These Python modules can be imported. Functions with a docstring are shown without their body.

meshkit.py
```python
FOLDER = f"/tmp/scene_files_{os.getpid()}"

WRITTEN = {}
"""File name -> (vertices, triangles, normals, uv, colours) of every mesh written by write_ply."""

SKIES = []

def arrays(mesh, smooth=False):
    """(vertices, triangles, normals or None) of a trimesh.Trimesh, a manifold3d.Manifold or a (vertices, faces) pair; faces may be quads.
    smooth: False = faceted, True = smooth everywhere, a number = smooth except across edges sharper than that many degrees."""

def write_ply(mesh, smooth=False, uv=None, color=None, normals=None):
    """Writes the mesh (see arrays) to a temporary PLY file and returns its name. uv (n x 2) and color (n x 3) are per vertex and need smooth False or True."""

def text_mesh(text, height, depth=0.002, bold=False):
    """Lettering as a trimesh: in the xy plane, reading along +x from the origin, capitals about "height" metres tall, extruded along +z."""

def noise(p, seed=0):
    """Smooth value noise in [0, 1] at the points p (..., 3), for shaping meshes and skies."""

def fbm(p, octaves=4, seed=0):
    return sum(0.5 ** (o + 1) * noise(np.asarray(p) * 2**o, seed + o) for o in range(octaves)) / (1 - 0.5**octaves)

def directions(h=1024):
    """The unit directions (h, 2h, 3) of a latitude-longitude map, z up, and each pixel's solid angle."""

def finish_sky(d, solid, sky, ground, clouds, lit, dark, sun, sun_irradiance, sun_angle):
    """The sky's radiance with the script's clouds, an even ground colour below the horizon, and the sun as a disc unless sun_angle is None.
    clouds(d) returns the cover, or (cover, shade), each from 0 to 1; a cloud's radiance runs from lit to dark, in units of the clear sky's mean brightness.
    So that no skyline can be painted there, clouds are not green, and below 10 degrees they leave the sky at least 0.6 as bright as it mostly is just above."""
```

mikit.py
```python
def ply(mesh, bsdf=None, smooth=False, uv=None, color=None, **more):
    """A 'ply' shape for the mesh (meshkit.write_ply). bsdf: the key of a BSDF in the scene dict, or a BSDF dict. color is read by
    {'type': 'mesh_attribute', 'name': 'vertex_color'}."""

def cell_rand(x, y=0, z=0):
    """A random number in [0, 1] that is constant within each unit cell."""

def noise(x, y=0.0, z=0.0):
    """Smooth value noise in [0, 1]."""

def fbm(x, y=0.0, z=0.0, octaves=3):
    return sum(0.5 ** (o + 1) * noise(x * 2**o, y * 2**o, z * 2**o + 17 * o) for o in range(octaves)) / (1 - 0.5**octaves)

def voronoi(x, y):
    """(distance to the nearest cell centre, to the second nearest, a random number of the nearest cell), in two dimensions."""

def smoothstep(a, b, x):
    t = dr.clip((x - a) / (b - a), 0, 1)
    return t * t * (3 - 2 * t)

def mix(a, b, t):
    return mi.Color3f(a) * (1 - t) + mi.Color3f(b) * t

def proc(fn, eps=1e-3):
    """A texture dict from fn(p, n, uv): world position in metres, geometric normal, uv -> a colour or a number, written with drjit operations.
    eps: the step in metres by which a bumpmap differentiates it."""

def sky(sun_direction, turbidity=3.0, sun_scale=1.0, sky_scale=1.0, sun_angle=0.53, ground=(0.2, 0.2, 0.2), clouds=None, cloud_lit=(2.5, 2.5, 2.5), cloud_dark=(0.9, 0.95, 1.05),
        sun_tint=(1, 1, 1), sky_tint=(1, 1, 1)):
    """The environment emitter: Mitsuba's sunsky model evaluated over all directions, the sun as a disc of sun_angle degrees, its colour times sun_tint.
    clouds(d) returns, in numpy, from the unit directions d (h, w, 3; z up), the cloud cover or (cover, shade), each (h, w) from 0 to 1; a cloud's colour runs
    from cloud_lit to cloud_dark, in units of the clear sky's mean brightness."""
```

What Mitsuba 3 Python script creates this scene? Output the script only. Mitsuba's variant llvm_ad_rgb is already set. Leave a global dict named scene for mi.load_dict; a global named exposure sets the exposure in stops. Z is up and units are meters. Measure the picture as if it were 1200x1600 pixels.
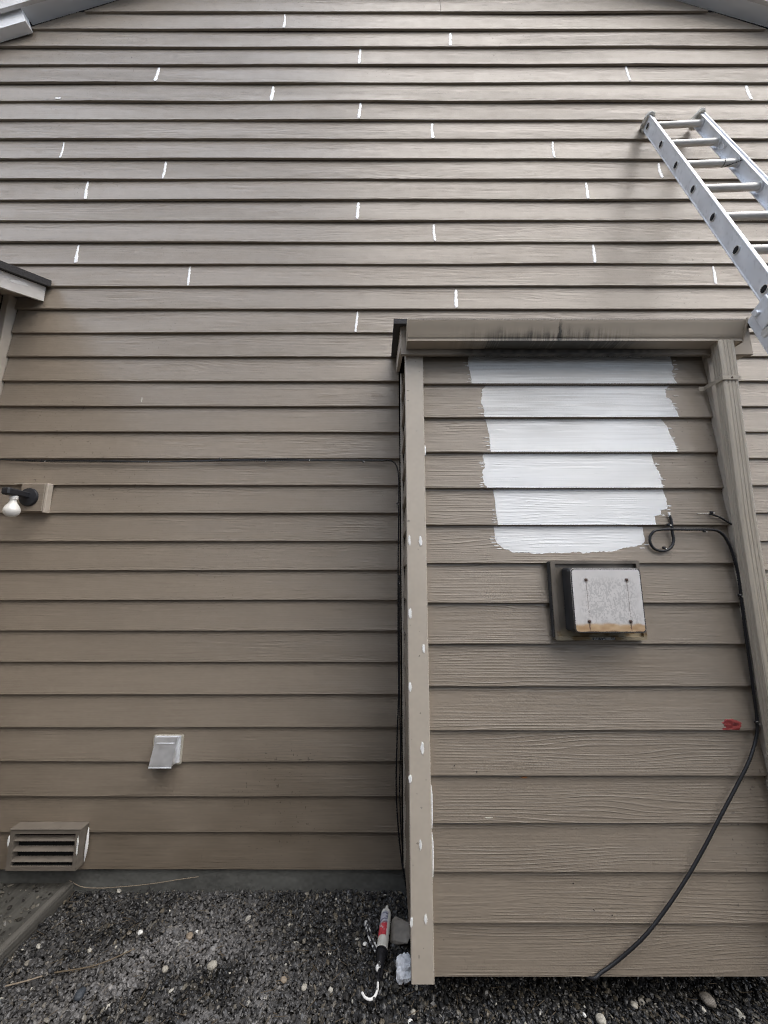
import math, random
import numpy as np, trimesh, manifold3d, drjit as dr, mitsuba as mi
from shapely.geometry import Polygon
import mikit, meshkit
from mikit import proc, noise, fbm, smoothstep, mix, cell_rand

# ------------------------------------------------------------------ camera, sky, exposure
TH = math.radians(9.64)                 # the camera looks slightly up
CT, ST = math.cos(TH), math.sin(TH)
D0, CZ = 2.026, 1.4245                  # metres from the gable wall, height of the lens
T = mi.ScalarTransform4f
exposure = 2.94
scene = {
    'type': 'scene',
    'camera': {'type': 'perspective', 'fov': math.degrees(2 * math.atan(800 / 600)), 'fov_axis': 'y', 'near_clip': 0.05, 'far_clip': 500.0,
               'to_world': T().look_at(origin=[0, -D0, CZ], target=[0, -D0 + CT, CZ + ST], up=[0, 0, 1])},
    # an even overcast, brightest overhead, the hidden sun up to the right
    'sky': mikit.sky([.46, -.47, .92], turbidity=4, sun_scale=0.30, sun_angle=60, sun_tint=(.95, 1, 1.08), clouds=lambda d: (1.0 + 0 * d[..., 2], 1 - np.clip(d[..., 2], 0, 1)),
                     cloud_lit=(2.64, 2.98, 3.58), cloud_dark=(.88, .99, 1.17), ground=(0.12, 0.12, 0.11)),
}
labels = {}
rng = np.random.default_rng(7)
random.seed(7)

# ------------------------------------------------------------------ helpers
def P(u, v, Y):
    """the point on the upright plane y = Y that a photograph pixel shows"""
    D = D0 + Y
    k = math.tan(math.atan((800 - v) / 600) + TH)
    return np.array([(u - 600) / 600 * D * (CT + k * ST), Y, CZ + k * D])

def G(u, v, z=0.0):
    k = math.tan(math.atan((800 - v) / 600) + TH)
    D = (z - CZ) / k
    return np.array([(u - 600) / 600 * D * (CT + k * ST), D - D0, z])

used = {}
def key_of(name):
    n = used.get(name, 0)
    used[name] = n + 1
    return name if n == 0 else f'{name}_{n:03d}'

def obj(name, mesh, mat, parent=None, label=None, cat=None, group=None, kind=None, smooth=False, color=None):
    key = key_of(name if parent is None else parent + '__' + name)
    scene[key] = mikit.ply(mesh, mat, smooth=smooth, color=color)
    tag(key, label, cat, group, kind)
    return key

def tag(key, label=None, cat=None, group=None, kind=None):
    d = {k: v for k, v in (('label', label), ('category', cat), ('group', group), ('kind', kind)) if v}
    if d:
        labels[key] = d
    return key

def thing(name, label, cat, group=None):
    return tag(key_of(name), label, cat, group)

def cat(*ms):
    return trimesh.util.concatenate([m for m in ms])

def box(c, s, bevel=0.0, R=None):
    """a box by centre and size, its edges chamfered"""
    h = np.asarray(s, float) / 2
    b = min(bevel, h.min() * 0.9)
    if b > 0:
        pts = [[sx * (h[0] - (b if a != 0 else 0)), sy * (h[1] - (b if a != 1 else 0)), sz * (h[2] - (b if a != 2 else 0))]
               for sx in (-1, 1) for sy in (-1, 1) for sz in (-1, 1) for a in range(3)]
        m = trimesh.convex.convex_hull(np.array(pts))
    else:
        m = trimesh.creation.box(extents=s)
    if R is not None:
        m.apply_transform(R)
    m.apply_translation(c)
    return m

def span(x0, x1, y0, y1, z0, z1, bevel=0.0):
    return box([(x0 + x1) / 2, (y0 + y1) / 2, (z0 + z1) / 2], [abs(x1 - x0), abs(y1 - y0), abs(z1 - z0)], bevel)

def curve(pts, n=8):
    p = np.asarray(pts, float)
    p = np.vstack([2 * p[0] - p[1], p, 2 * p[-1] - p[-2]])
    out = []
    for i in range(1, len(p) - 2):
        for t in np.linspace(0, 1, n, endpoint=False):
            a, b, c, d = p[i - 1], p[i], p[i + 1], p[i + 2]
            out.append(.5 * (2 * b + (c - a) * t + (2 * a - 5 * b + 4 * c - d) * t * t + (3 * b - a - 3 * c + d) * t ** 3))
    return np.array(out + [p[-2]])

def tube(pts, r, sides=8, n=6, smooth=True):
    p = curve(pts, n) if smooth else np.asarray(pts, float)
    r = np.interp(np.linspace(0, 1, len(p)), np.linspace(0, 1, len(np.atleast_1d(r))), np.atleast_1d(r)) if np.ndim(r) else np.full(len(p), r)
    t = np.gradient(p, axis=0); t /= np.linalg.norm(t, axis=1, keepdims=True) + 1e-12
    ref = np.array([0.31, 0.2, 0.93]) if abs(t[0] @ [0.31, 0.2, 0.93]) < .9 else np.array([1.0, 0, 0])
    a = np.zeros_like(p); x = np.cross(t[0], ref)
    for i in range(len(p)):
        x = x - t[i] * (x @ t[i]); x /= np.linalg.norm(x) + 1e-12; a[i] = x
    b = np.cross(t, a)
    ang = np.arange(sides) * 2 * np.pi / sides
    V = (p[:, None] + r[:, None, None] * (np.cos(ang)[None, :, None] * a[:, None] + np.sin(ang)[None, :, None] * b[:, None])).reshape(-1, 3)
    V = np.vstack([V, p[0], p[-1]])
    F = []
    for i in range(len(p) - 1):
        for j in range(sides):
            k = (j + 1) % sides
            F += [[i * sides + j, i * sides + k, (i + 1) * sides + k], [i * sides + j, (i + 1) * sides + k, (i + 1) * sides + j]]
    for j in range(sides):
        k = (j + 1) % sides
        F += [[len(V) - 2, k, j], [len(V) - 1, (len(p) - 1) * sides + j, (len(p) - 1) * sides + k]]
    m = trimesh.Trimesh(V, F, process=False)
    if m.volume < 0: m.invert()
    return m

def prism(poly, length, M):
    """a 2-D outline extruded along its own z by length, then placed by the 4x4 matrix M"""
    m = trimesh.creation.extrude_polygon(poly if isinstance(poly, Polygon) else Polygon(poly), length, engine='earcut')
    m.apply_transform(M)
    if np.linalg.det(M[:3, :3]) < 0: m.invert()
    return m

def frame(x, y, z, o):
    M = np.eye(4); M[:3, 0], M[:3, 1], M[:3, 2], M[:3, 3] = x, y, z, o
    return M

def lathe(profile, o, axis, n=20):
    m = trimesh.creation.revolve(np.array(profile, float), sections=n)
    m.apply_transform(trimesh.geometry.align_vectors([0, 0, 1], np.asarray(axis, float) / np.linalg.norm(axis)))
    m.apply_translation(o)
    if m.volume < 0: m.invert()
    return m

def ico(sub, scale, o, amp=0.0, freq=1.0, seed=0):
    m = trimesh.creation.icosphere(subdivisions=sub)
    v = m.vertices.copy()
    if amp:
        v *= (1 + amp * (meshkit.fbm(v * freq + seed * 7.3, 3, seed) - .5) * 2)[:, None]
    m.vertices = v * np.asarray(scale)
    m.apply_translation(o)
    return m

# ------------------------------------------------------------------ materials
E = 0.152                    # exposure of a lap board
Z0 = 0.0915                  # underside of the lowest board of the gable wall
LEAN, THICK = 0.0145, 0.0130   # how far a board's face leans back over one exposure; its thickness
TAUPE = (0.262, 0.220, 0.175)

def grain(p, n=None, uv=None):
    s = p.x + p.y
    zz = (p.z - Z0) / E + 0.02
    row = dr.floor(zz)
    t = zz - row
    a = s + cell_rand(row, 3, 7) * 37.0
    warp = fbm(a * 1.1, t * 1.5 + row * 5.3, 0.5, octaves=2) * 9.0 + noise(a * 6.0, t * 5.0 + row) * 0.6
    L = t * 15.0 + warp
    f = dr.abs(2 * (L - dr.floor(L)) - 1)
    groove = smoothstep(0.62, 1.0, f)
    m = smoothstep(0.30, 0.62, noise(a * 0.9, t * 1.8 + row * 3.1, 2.0)) * 0.85 + 0.15
    fine = noise(a * 7.0, zz * 46.0) * 0.6 + noise(a * 14.0, zz * 90.0) * 0.4
    return groove * m * 0.62 + fine * 0.85

def paint(base, var=0.10, shade_amt=1.0):
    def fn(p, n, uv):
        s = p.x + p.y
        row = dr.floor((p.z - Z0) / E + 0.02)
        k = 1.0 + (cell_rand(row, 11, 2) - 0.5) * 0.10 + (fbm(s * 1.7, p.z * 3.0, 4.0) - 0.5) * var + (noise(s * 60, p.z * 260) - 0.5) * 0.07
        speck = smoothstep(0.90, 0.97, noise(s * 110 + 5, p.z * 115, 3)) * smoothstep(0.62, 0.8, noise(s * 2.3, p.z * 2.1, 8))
        low_shade = smoothstep(0.85, 0.10, p.z + (fbm(s * 2.1, p.z * 2.0, 6.0) - 0.5) * 0.6) * (0.7 + 0.3 * noise(s * 9, p.z * 14, 4)) * shade_amt
        c = mix(mi.Color3f(base), mi.Color3f(base) * mi.Color3f(.56, .54, .51), low_shade)      # shade low on the wall, painted into the colour
        return c * k * (1 - 0.45 * speck) * (1.05 - 0.17 * grain(p))          # darker along the grain
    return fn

def bsdf(color, rough=0.5, metallic=0.0, spec=0.5, bump=None, scale=0.001, eps=1e-3, two=True, **more):
    c = color if isinstance(color, dict) else {'type': 'rgb', 'value': list(color)}
    b = {'type': 'principled', 'base_color': c, 'roughness': rough, 'metallic': metallic, 'specular': spec, **more}
    if bump is not None:
        b = {'type': 'bumpmap', 'tex': proc(bump, eps), 'scale': scale, 'bsdf': b}
    return {'type': 'twosided', 'bsdf': b} if two else b

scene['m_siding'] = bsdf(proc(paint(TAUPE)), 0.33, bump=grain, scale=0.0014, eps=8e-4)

scene['m_siding_less_shade'] = bsdf(proc(paint(TAUPE, shade_amt=0.2)), 0.33, bump=grain, scale=0.0014, eps=8e-4)  # the same paint with less painted shade, for the chase front

def stipple(p, n=None, uv=None):
    return noise(p.x * 260, p.y * 260, p.z * 200) * 0.6 + noise(p.x * 60, p.y * 60, p.z * 14) * 0.6
def trim_col(p, n, uv):
    k = 1 + (fbm(p.x * 5, p.y * 5, p.z * 3) - .5) * .16 + (noise(p.x * 90, p.y * 90, p.z * 90) - .5) * .06
    spot = smoothstep(.93, .97, noise(p.x * 60, p.y * 60, p.z * 45 + 3))
    return mi.Color3f(0.455, 0.405, 0.340) * k * (1 - .5 * spot)
scene['m_trim'] = bsdf(proc(trim_col), 0.4, bump=stipple, scale=0.0004)
scene['m_sheathing'] = bsdf((0.03, 0.028, 0.025), 0.9)

def mildew(p, z0, z1, lo, hi):
    band = smoothstep(z1, z0, p.z + (noise(p.x * 40, 3., 1.) - .5) * .018)
    mid = smoothstep(lo, lo + .35, p.x) * smoothstep(hi, hi - .35, p.x)
    streak = noise(p.x * 150, p.z * 10, 2) * .22 + noise(p.x * 420, p.z * 26, 5) * .20 + fbm(p.x * 9, p.z * 30, 5.) * .58
    return dr.clip(smoothstep(.28, .70, streak) * band * mid, 0, 1)
def gutter_col(p, n, uv):
    base = mi.Color3f(0.365, 0.308, 0.240) * (1 + (noise(p.x * 7, p.y * 6, p.z * 8) - .5) * .12 + (noise(p.x * 90, p.y * 6, p.z * 8) - .5) * .05)
    dirt = mildew(p, 2.385, 2.437, .20, 1.15)
    drip = smoothstep(.010, .002, dr.abs(p.x - 0.716 + (noise(p.z * 90, 1., 1.) - .5) * .006)) * smoothstep(2.452, 2.425, p.z)
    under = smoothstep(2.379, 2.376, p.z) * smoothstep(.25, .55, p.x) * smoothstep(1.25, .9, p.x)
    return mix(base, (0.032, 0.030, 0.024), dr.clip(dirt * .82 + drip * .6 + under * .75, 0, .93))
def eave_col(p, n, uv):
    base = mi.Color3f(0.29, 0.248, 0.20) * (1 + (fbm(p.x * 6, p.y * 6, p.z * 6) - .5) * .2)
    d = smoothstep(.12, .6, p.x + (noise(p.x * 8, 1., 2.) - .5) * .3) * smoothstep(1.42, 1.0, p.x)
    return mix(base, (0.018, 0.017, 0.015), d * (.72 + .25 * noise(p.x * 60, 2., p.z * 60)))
scene['m_gutter'] = bsdf(proc(gutter_col), 0.42)
scene['m_eave'] = bsdf(proc(eave_col), 0.6)   # mildewed wood behind and below the gutter
def spout_col(p, n, uv):
    st = noise(p.x * 130, p.y * 130, p.z * 1.6) * .55 + noise(p.x * 330, p.y * 330, p.z * 3.0) * .45
    k = 1 + (st - .5) * .34 + (fbm(p.x * 9, p.y * 9, p.z * 2.5) - .5) * .2
    return mix(mi.Color3f(0.42, 0.368, 0.295) * k, (0.11, 0.10, 0.085), smoothstep(.66, .85, st) * .5)
scene['m_spout'] = bsdf(proc(spout_col), 0.45)
def shingle_col(p, n, uv):
    return mi.Color3f(0.035, 0.034, 0.036) * (.6 + .9 * noise(p.x * 300, p.y * 300, p.z * 300))
scene['m_shingle'] = bsdf(proc(shingle_col), 0.9)
def white_col(p, n, uv):
    return mi.Color3f(0.80, 0.80, 0.79) * (0.94 + .08 * noise(p.x * 50, p.y * 50, p.z * 50))
scene['m_caulk'] = bsdf(proc(white_col), 0.45)
scene['m_fascia'] = bsdf(proc(lambda p, n, uv: mi.Color3f(0.62, 0.60, 0.575) * (.93 + .12 * noise(p.x * 20, p.y * 20, p.z * 40))), 0.45)

scene['m_soffit'] = bsdf((0.80, 0.80, 0.80), 0.5)

def primer_col(p, n, uv):
    s, z = p.x, p.z
    brush = noise(s * 4, z * 170) * .5 + noise(s * 9, z * 380, 3) * .5
    thin = fbm(s * 3.2, z * 7, 7.0) * .55 + brush * .45
    t = smoothstep(.34, .62, thin)
    upper = smoothstep(1.95, 2.12, z)                            # the top courses got one thin coat
    row = dr.floor((z - 0.11) / E)
    f = (z - 0.11) / E - row
    lapdry = smoothstep(.80, .97, f + (fbm(s * 6, z * 3, 2.) - .5) * .3)   # the brush missed the top of each course
    cover = dr.clip(0.90 + .10 * t - upper * (.36 - .20 * t) - lapdry * (.10 + .25 * noise(s * 3, row * 3.1, 1.)), 0, 1)
    tone = mix((0.71, 0.73, 0.75), (0.76, 0.76, 0.74), fbm(s * 2.5, z * 5, 9.))
    return mix((0.25, 0.235, 0.21), tone, cover)
scene['m_primer'] = bsdf(proc(primer_col), 0.5, bump=grain, scale=0.0014, eps=8e-4)

def concrete_col(p, n, uv):
    k = fbm(p.x * 7, p.y * 7, p.z * 12) * .9 + noise(p.x * 80, p.y * 80, p.z * 80) * .3
    return mi.Color3f(0.105, 0.107, 0.10) * (.35 + k)
scene['m_concrete'] = bsdf(proc(concrete_col), 0.85, bump=lambda p, n, uv: noise(p.x * 70, p.y * 70, p.z * 70), scale=.002)
def soil_col(p, n, uv):
    f1, f2, r = mikit.voronoi(p.x * 70, p.y * 70)
    k = .35 + r * .9
    return mi.Color3f(0.045, 0.042, 0.038) * k * smoothstep(0.0, .25, f2 - f1)
scene['m_soil'] = bsdf(proc(soil_col), 0.8, bump=lambda p, n, uv: mikit.voronoi(p.x * 70, p.y * 70)[0], scale=.008)
scene['m_gravel'] = bsdf({'type': 'mesh_attribute', 'name': 'vertex_color'}, 0.34)
def alu_col(p, n, uv):
    k = .84 + .2 * noise(p.x * 30, p.y * 30, p.z * 9) - .10 * smoothstep(.6, .9, noise(p.x * 90, p.y * 90, p.z * 40))
    return mi.Color3f(0.80, 0.815, 0.84) * k
scene['m_alu'] = bsdf(proc(alu_col), proc(lambda p, n, uv: .40 + .2 * noise(p.x * 25, p.y * 25, p.z * 12)), metallic=0.5)
def rung_col(p, n, uv):
    k = noise(p.x * 6, p.y * 90, p.z * 90) * .6 + noise(p.x * 50, p.y * 50, p.z * 50) * .4
    return mi.Color3f(0.66, 0.64, 0.60) * (.72 + .45 * k)
scene['m_rung'] = bsdf(proc(rung_col), 0.45, metallic=0.45)
scene['m_rope'] = bsdf(proc(lambda p, n, uv: mi.Color3f(.72, .69, .62) * (.45 + .75 * noise(p.x * 160, p.y * 160, p.z * 160))), .9)
scene['m_black'] = bsdf((0.012, 0.012, 0.014), 0.45)
scene['m_lampblack'] = bsdf((0.016, 0.017, 0.021), 0.5)
scene['m_bulb'] = bsdf((0.80, 0.79, 0.75), 0.25, clearcoat=0.6)
scene['m_steel'] = bsdf((0.62, 0.60, 0.57), 0.35, metallic=0.9)

VZ0, VZ1 = float(P(950, 989, -.604)[2]), float(P(950, 888, -.604)[2])          # the vent shield's lower and upper edge
VSC = [[float(c) for c in P(u, v, -.604)] for u, v in ((915.5, 906), (979, 906), (921, 971), (985.5, 971))]
VX0, VX1 = float(P(899, 989, -.604)[0]), float(P(1000, 888, -.604)[0])
VB = float(P(900, 1000, -.524)[2])
def shield_col(p, n, uv):
    z0, z1 = VZ0, VZ1
    t = (p.z - z0) / (z1 - z0)
    base = mi.Color3f(0.60, 0.58, 0.565) * (.90 + .14 * fbm(p.x * 30, p.y * 30, p.z * 30))
    inset = dr.minimum(dr.minimum(p.x - VX0, VX1 - p.x), dr.minimum(p.z - z0, z1 - p.z))
    ero = smoothstep(.42, .62, noise(p.x * 330, p.z * 210, 1.0) * .6 + noise(p.x * 120, p.z * 90, 3.0) * .4) * smoothstep(.012, .05, inset + (noise(p.x * 25, 1., p.z * 25) - .5) * .03) * smoothstep(.95, .75, t)
    base = mix(base, (0.38, 0.37, 0.36), ero * .6)
    wob = (noise(p.x * 45, 5.0, p.z * 25) - .5) * .012
    rust = smoothstep(.036, .024, p.z - z0 + wob)
    base = mix(base, mix((0.36, 0.205, 0.085), (0.52, 0.37, 0.21), noise(p.x * 60, 2., p.z * 90)), rust * .92)
    rim = smoothstep(.0075, .002, inset + wob * .35) * (.35 + .65 * smoothstep(.6, .1, t))
    base = mix(base, (0.085, 0.045, 0.025), rim * .9)
    for i, q in enumerate(VSC):                                  # rust runs below the screws
        a, b, w = (q[2], VSC[2][2] + .01, .0018) if i < 2 else (q[2], z0, .0032)
        run = smoothstep(w, w * .3, dr.abs(p.x - q[0] - (q[2] - p.z) * .004 + (noise(1., 2., p.z * 60) - .5) * .003)) * smoothstep(a + .002, a - .004, p.z) * smoothstep(b - .004, b + .02, p.z)
        base = mix(base, (0.12, 0.07, 0.045), run * (.55 if i < 2 else .9))
        base = mix(base, (0.10, 0.055, 0.035), smoothstep(.011, .006, dr.sqrt(dr.square(p.x - q[0]) + dr.square(p.z - q[2] + .002))) * .5)
    return base
scene['m_shield'] = bsdf(proc(shield_col), 0.55, metallic=0.1)
def plate_col(p, n, uv):
    soot = noise(p.x * 18, p.y * 18, p.z * 9)
    base = mi.Color3f(0.205, 0.178, 0.148) * (.40 + .95 * soot)
    low = smoothstep(VB + .040, VB + .022, p.z + (noise(p.x * 50, 2., 9.) - .5) * .02) * smoothstep(VX0 - .045, VX0 - .02, p.x)
    tan = mix((0.30, 0.25, 0.17), (0.19, 0.12, 0.05), smoothstep(.45, .7, fbm(p.x * 25, 3., p.z * 60)))
    return mix(base, tan, low)
scene['m_plate'] = bsdf(proc(plate_col), 0.5, metallic=0.35)
scene['m_soot'] = bsdf(proc(lambda p, n, uv: mi.Color3f(.045, .045, .047) * (.5 + noise(p.x * 30, p.y * 30, p.z * 15))), .6, metallic=.3)
scene['m_rustscrew'] = bsdf((0.07, 0.045, 0.035), 0.6, metallic=0.3)
def label_col(p, n, uv):
    ink = smoothstep(.42, .5, noise(p.x * 330, 1., p.z * 260)) * smoothstep(.2, .5, noise(p.x * 90, 4., p.z * 40))
    return mix((0.30, 0.285, 0.26), (0.035, 0.032, 0.03), ink)
scene['m_label'] = bsdf(proc(label_col), .6)
scene['m_louver'] = bsdf(proc(lambda p, n, uv: mi.Color3f(.150, .131, .110) * (.85 + .3 * noise(p.x * 30, p.y * 30, p.z * 60))), .5)
scene['m_dark'] = bsdf((0.006, 0.006, 0.006), 0.9)
def hood_col(p, n, uv):
    return mi.Color3f(.86, .88, .91) * (.78 + .3 * noise(p.x * 60, p.y * 60, p.z * 40))
scene['m_hood'] = bsdf(proc(hood_col), .38, metallic=.45)
scene['m_tin'] = bsdf(proc(hood_col), .24, metallic=.78)
scene['m_oldcaulk'] = bsdf(proc(lambda p, n, uv: mi.Color3f(.44, .415, .35) * (.7 + .5 * noise(p.x * 70, p.y * 70, p.z * 70))), .6)
scene['m_red'] = bsdf(proc(lambda p, n, uv: mix((.30, .055, .05), (.17, .02, .02), smoothstep(.45, .65, noise(p.x * 70, 1., p.z * 120)))), .5)
scene['m_darkred'] = bsdf((.12, .015, .015), .5)
scene['m_orange'] = bsdf((.35, .14, .05), .6)
def tube_col(p, n, uv):
    return mi.Color3f(.66, .64, .58) * (.82 + .25 * noise(p.x * 60, p.y * 60, p.z * 60))
scene['m_cartridge'] = bsdf(proc(tube_col), .35)
def redlabel_col(p, n, uv):
    y0, y1 = float(G(596.5, 1487, .032)[1]), float(G(605, 1416, .034)[1])
    t = (p.y - y0) / (y1 - y0)
    red = mi.Color3f(.50, .055, .07)
    ink = smoothstep(.5, .58, noise(p.x * 160, p.y * 90, 1.)) * smoothstep(.30, .34, t) * smoothstep(.50, .46, t)
    c = mix(red, (.62, .58, .56), ink * .7)
    return mix(c, mix((.42, .42, .46), (.16, .16, .22), smoothstep(.4, .6, noise(p.x * 60, p.y * 180, 3.))), smoothstep(.46, .52, t))
scene['m_redlabel'] = bsdf(proc(redlabel_col), .4)
scene['m_strap'] = bsdf(proc(lambda p, n, uv: mix((.05, .05, .055), (.5, .5, .49), smoothstep(.48, .6, noise(p.x * 110, p.y * 110, p.z * 110)))), .4)
scene['m_paper'] = bsdf((.74, .76, .80), .7)
scene['m_whitepaint'] = bsdf(proc(lambda p, n, uv: mix((.74, .74, .72), (.05, .05, .05), smoothstep(.62, .7, noise(p.x * 120, p.y * 120, p.z * 120)))), .5)
def timber_col(p, n, uv):
    k = noise(p.x * 90, p.y * 5, p.z * 90) * .6 + noise(p.x * 240, p.y * 10, p.z * 240) * .4
    return mi.Color3f(.095, .090, .080) * (.35 + 1.1 * k)
scene['m_timber'] = bsdf(proc(timber_col), .8, bump=lambda p, n, uv: noise(p.x * 120, p.y * 6, p.z * 120), scale=.003)
scene['m_path'] = bsdf(proc(lambda p, n, uv: mi.Color3f(.060, .058, .051) * (.3 + 1.1 * fbm(p.x * 22, p.y * 6, 1.) + .35 * noise(p.x * 120, p.y * 40, 2.))), .8,
                       bump=lambda p, n, uv: fbm(p.x * 40, p.y * 12, 3.), scale=.008)
def stone_col(c, f=60, w=.5):
    return bsdf(proc(lambda p, n, uv: mi.Color3f(c) * (1 - w / 2 + w * fbm(p.x * f, p.y * f, p.z * f))), .6)

# ------------------------------------------------------------------ ground
gx = np.concatenate([np.linspace(-40, -4, 10), np.linspace(-3.5, 3.5, 60), np.linspace(4, 40, 10)])
gy = np.concatenate([np.linspace(-40, -3, 10), np.linspace(-2.6, .4, 30), np.linspace(1, 40, 8)])
X, Y = np.meshgrid(gx, gy, indexing='ij')
Z = -0.016 + 0.010 * (meshkit.fbm(np.stack([X * 2.2, Y * 2.2, X * 0], -1), 3, 5) - .5)
idx = np.arange(X.size).reshape(X.shape)
q = np.stack([idx[:-1, :-1], idx[1:, :-1], idx[1:, 1:], idx[:-1, 1:]], -1).reshape(-1, 4)
obj('ground', (np.stack([X, Y, Z], -1).reshape(-1, 3), q), 'm_soil', smooth=True, kind='structure', label='dark moist gravelly ground along the foot of the house')

# ------------------------------------------------------------------ lap boards
def wav(s, row, amp):
    return amp * (meshkit.noise(np.stack([s * 1.1 + row * 3.7, s * 0 + row, s * 0], -1), 3) - .5) * 2

def board(parent, a, b, z0, out, xlim=None, amp=0.0013, mat='m_siding', top=0.176, name='siding_board', label=None):
    """one lap board: its nose runs from a to b (2-D points) at height z0, its face leans back; out is the wall's outward normal"""
    a, b, out = (np.asarray(v, float) for v in (a, b, out))
    L = np.linalg.norm(b - a)
    n = max(1, int(L / 0.35))
    prof = [(0.0, .0030), (0.0008, .0008), (0.0028, 0.0), (THICK, 0.0), (THICK + LEAN * top / E, top), (LEAN * top / E, top)]
    row = round((z0 - Z0) / E)
    V = []
    for i in range(n + 1):
        p = a + (b - a) * i / n
        dz = wav(np.array([p[0] + p[1]]), row, amp)[0]
        dy = wav(np.array([p[0] * 1.3 + p[1] + 9]), row + 40, amp * .7)[0]
        for o, h in prof:
            qx = p - out * (o + dy)
            z = z0 + h + dz
            if xlim is not None:
                lo, hi = xlim(z)
                qx[0] = min(max(qx[0], lo), hi)
            V.append([qx[0], qx[1], z])
    m, F = len(prof), []
    for i in range(n):
        for j in range(m):
            k = (j + 1) % m
            F += [[i * m + j, (i + 1) * m + j, (i + 1) * m + k], [i * m + j, (i + 1) * m + k, i * m + k]]
    for base, flip in ((0, True), (n * m, False)):
        for j in range(1, m - 1):
            F.append([base, base + j + 1, base + j] if not flip else [base, base + j, base + j + 1])
    me = trimesh.Trimesh(V, F, process=False)
    if me.volume < 0: me.invert()
    return obj(name, me, mat, parent, label=label)

# gable: rake line from two pixels of the photograph's top left corner
YR = -0.075
ra, rb = P(0, 21, YR), P(75, 0, YR)
rc = P(1165, 0, YR)
SL = 0.41
XPK = (rb[0] + rc[0]) / 2
ZPK = rb[2] + (XPK - rb[0]) * SL        # underside of the rake board at the peak
rake_z = lambda x: ZPK - SL * abs(x - XPK)

XL, XR = -3.05, 2.9                     # ends of the gable wall
XW = -2.203                             # side wing's wall
CX0, CX1, CY = 0.090, 1.460, -0.504     # chase: left, right, front nose plane
wall = thing('gable_wall', 'tall taupe lap-sided gable wall marked with white caulked board joints', 'wall')
core = prism([(XL, Z0 - .0), (XR, Z0), (XR, rake_z(XR) - .05), (XPK, ZPK - .05), (XL, rake_z(XL) - .05)], .12, frame([1, 0, 0], [0, 0, 1], [0, -1, 0], [0, .1405, 0]))
obj('sheathing', core, 'm_sheathing', wall)
obj('foundation', span(XL, XR, .016, .22, -.35, Z0 - .002, .004), 'm_concrete', wall, label='dark moist concrete foundation strip')

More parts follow.
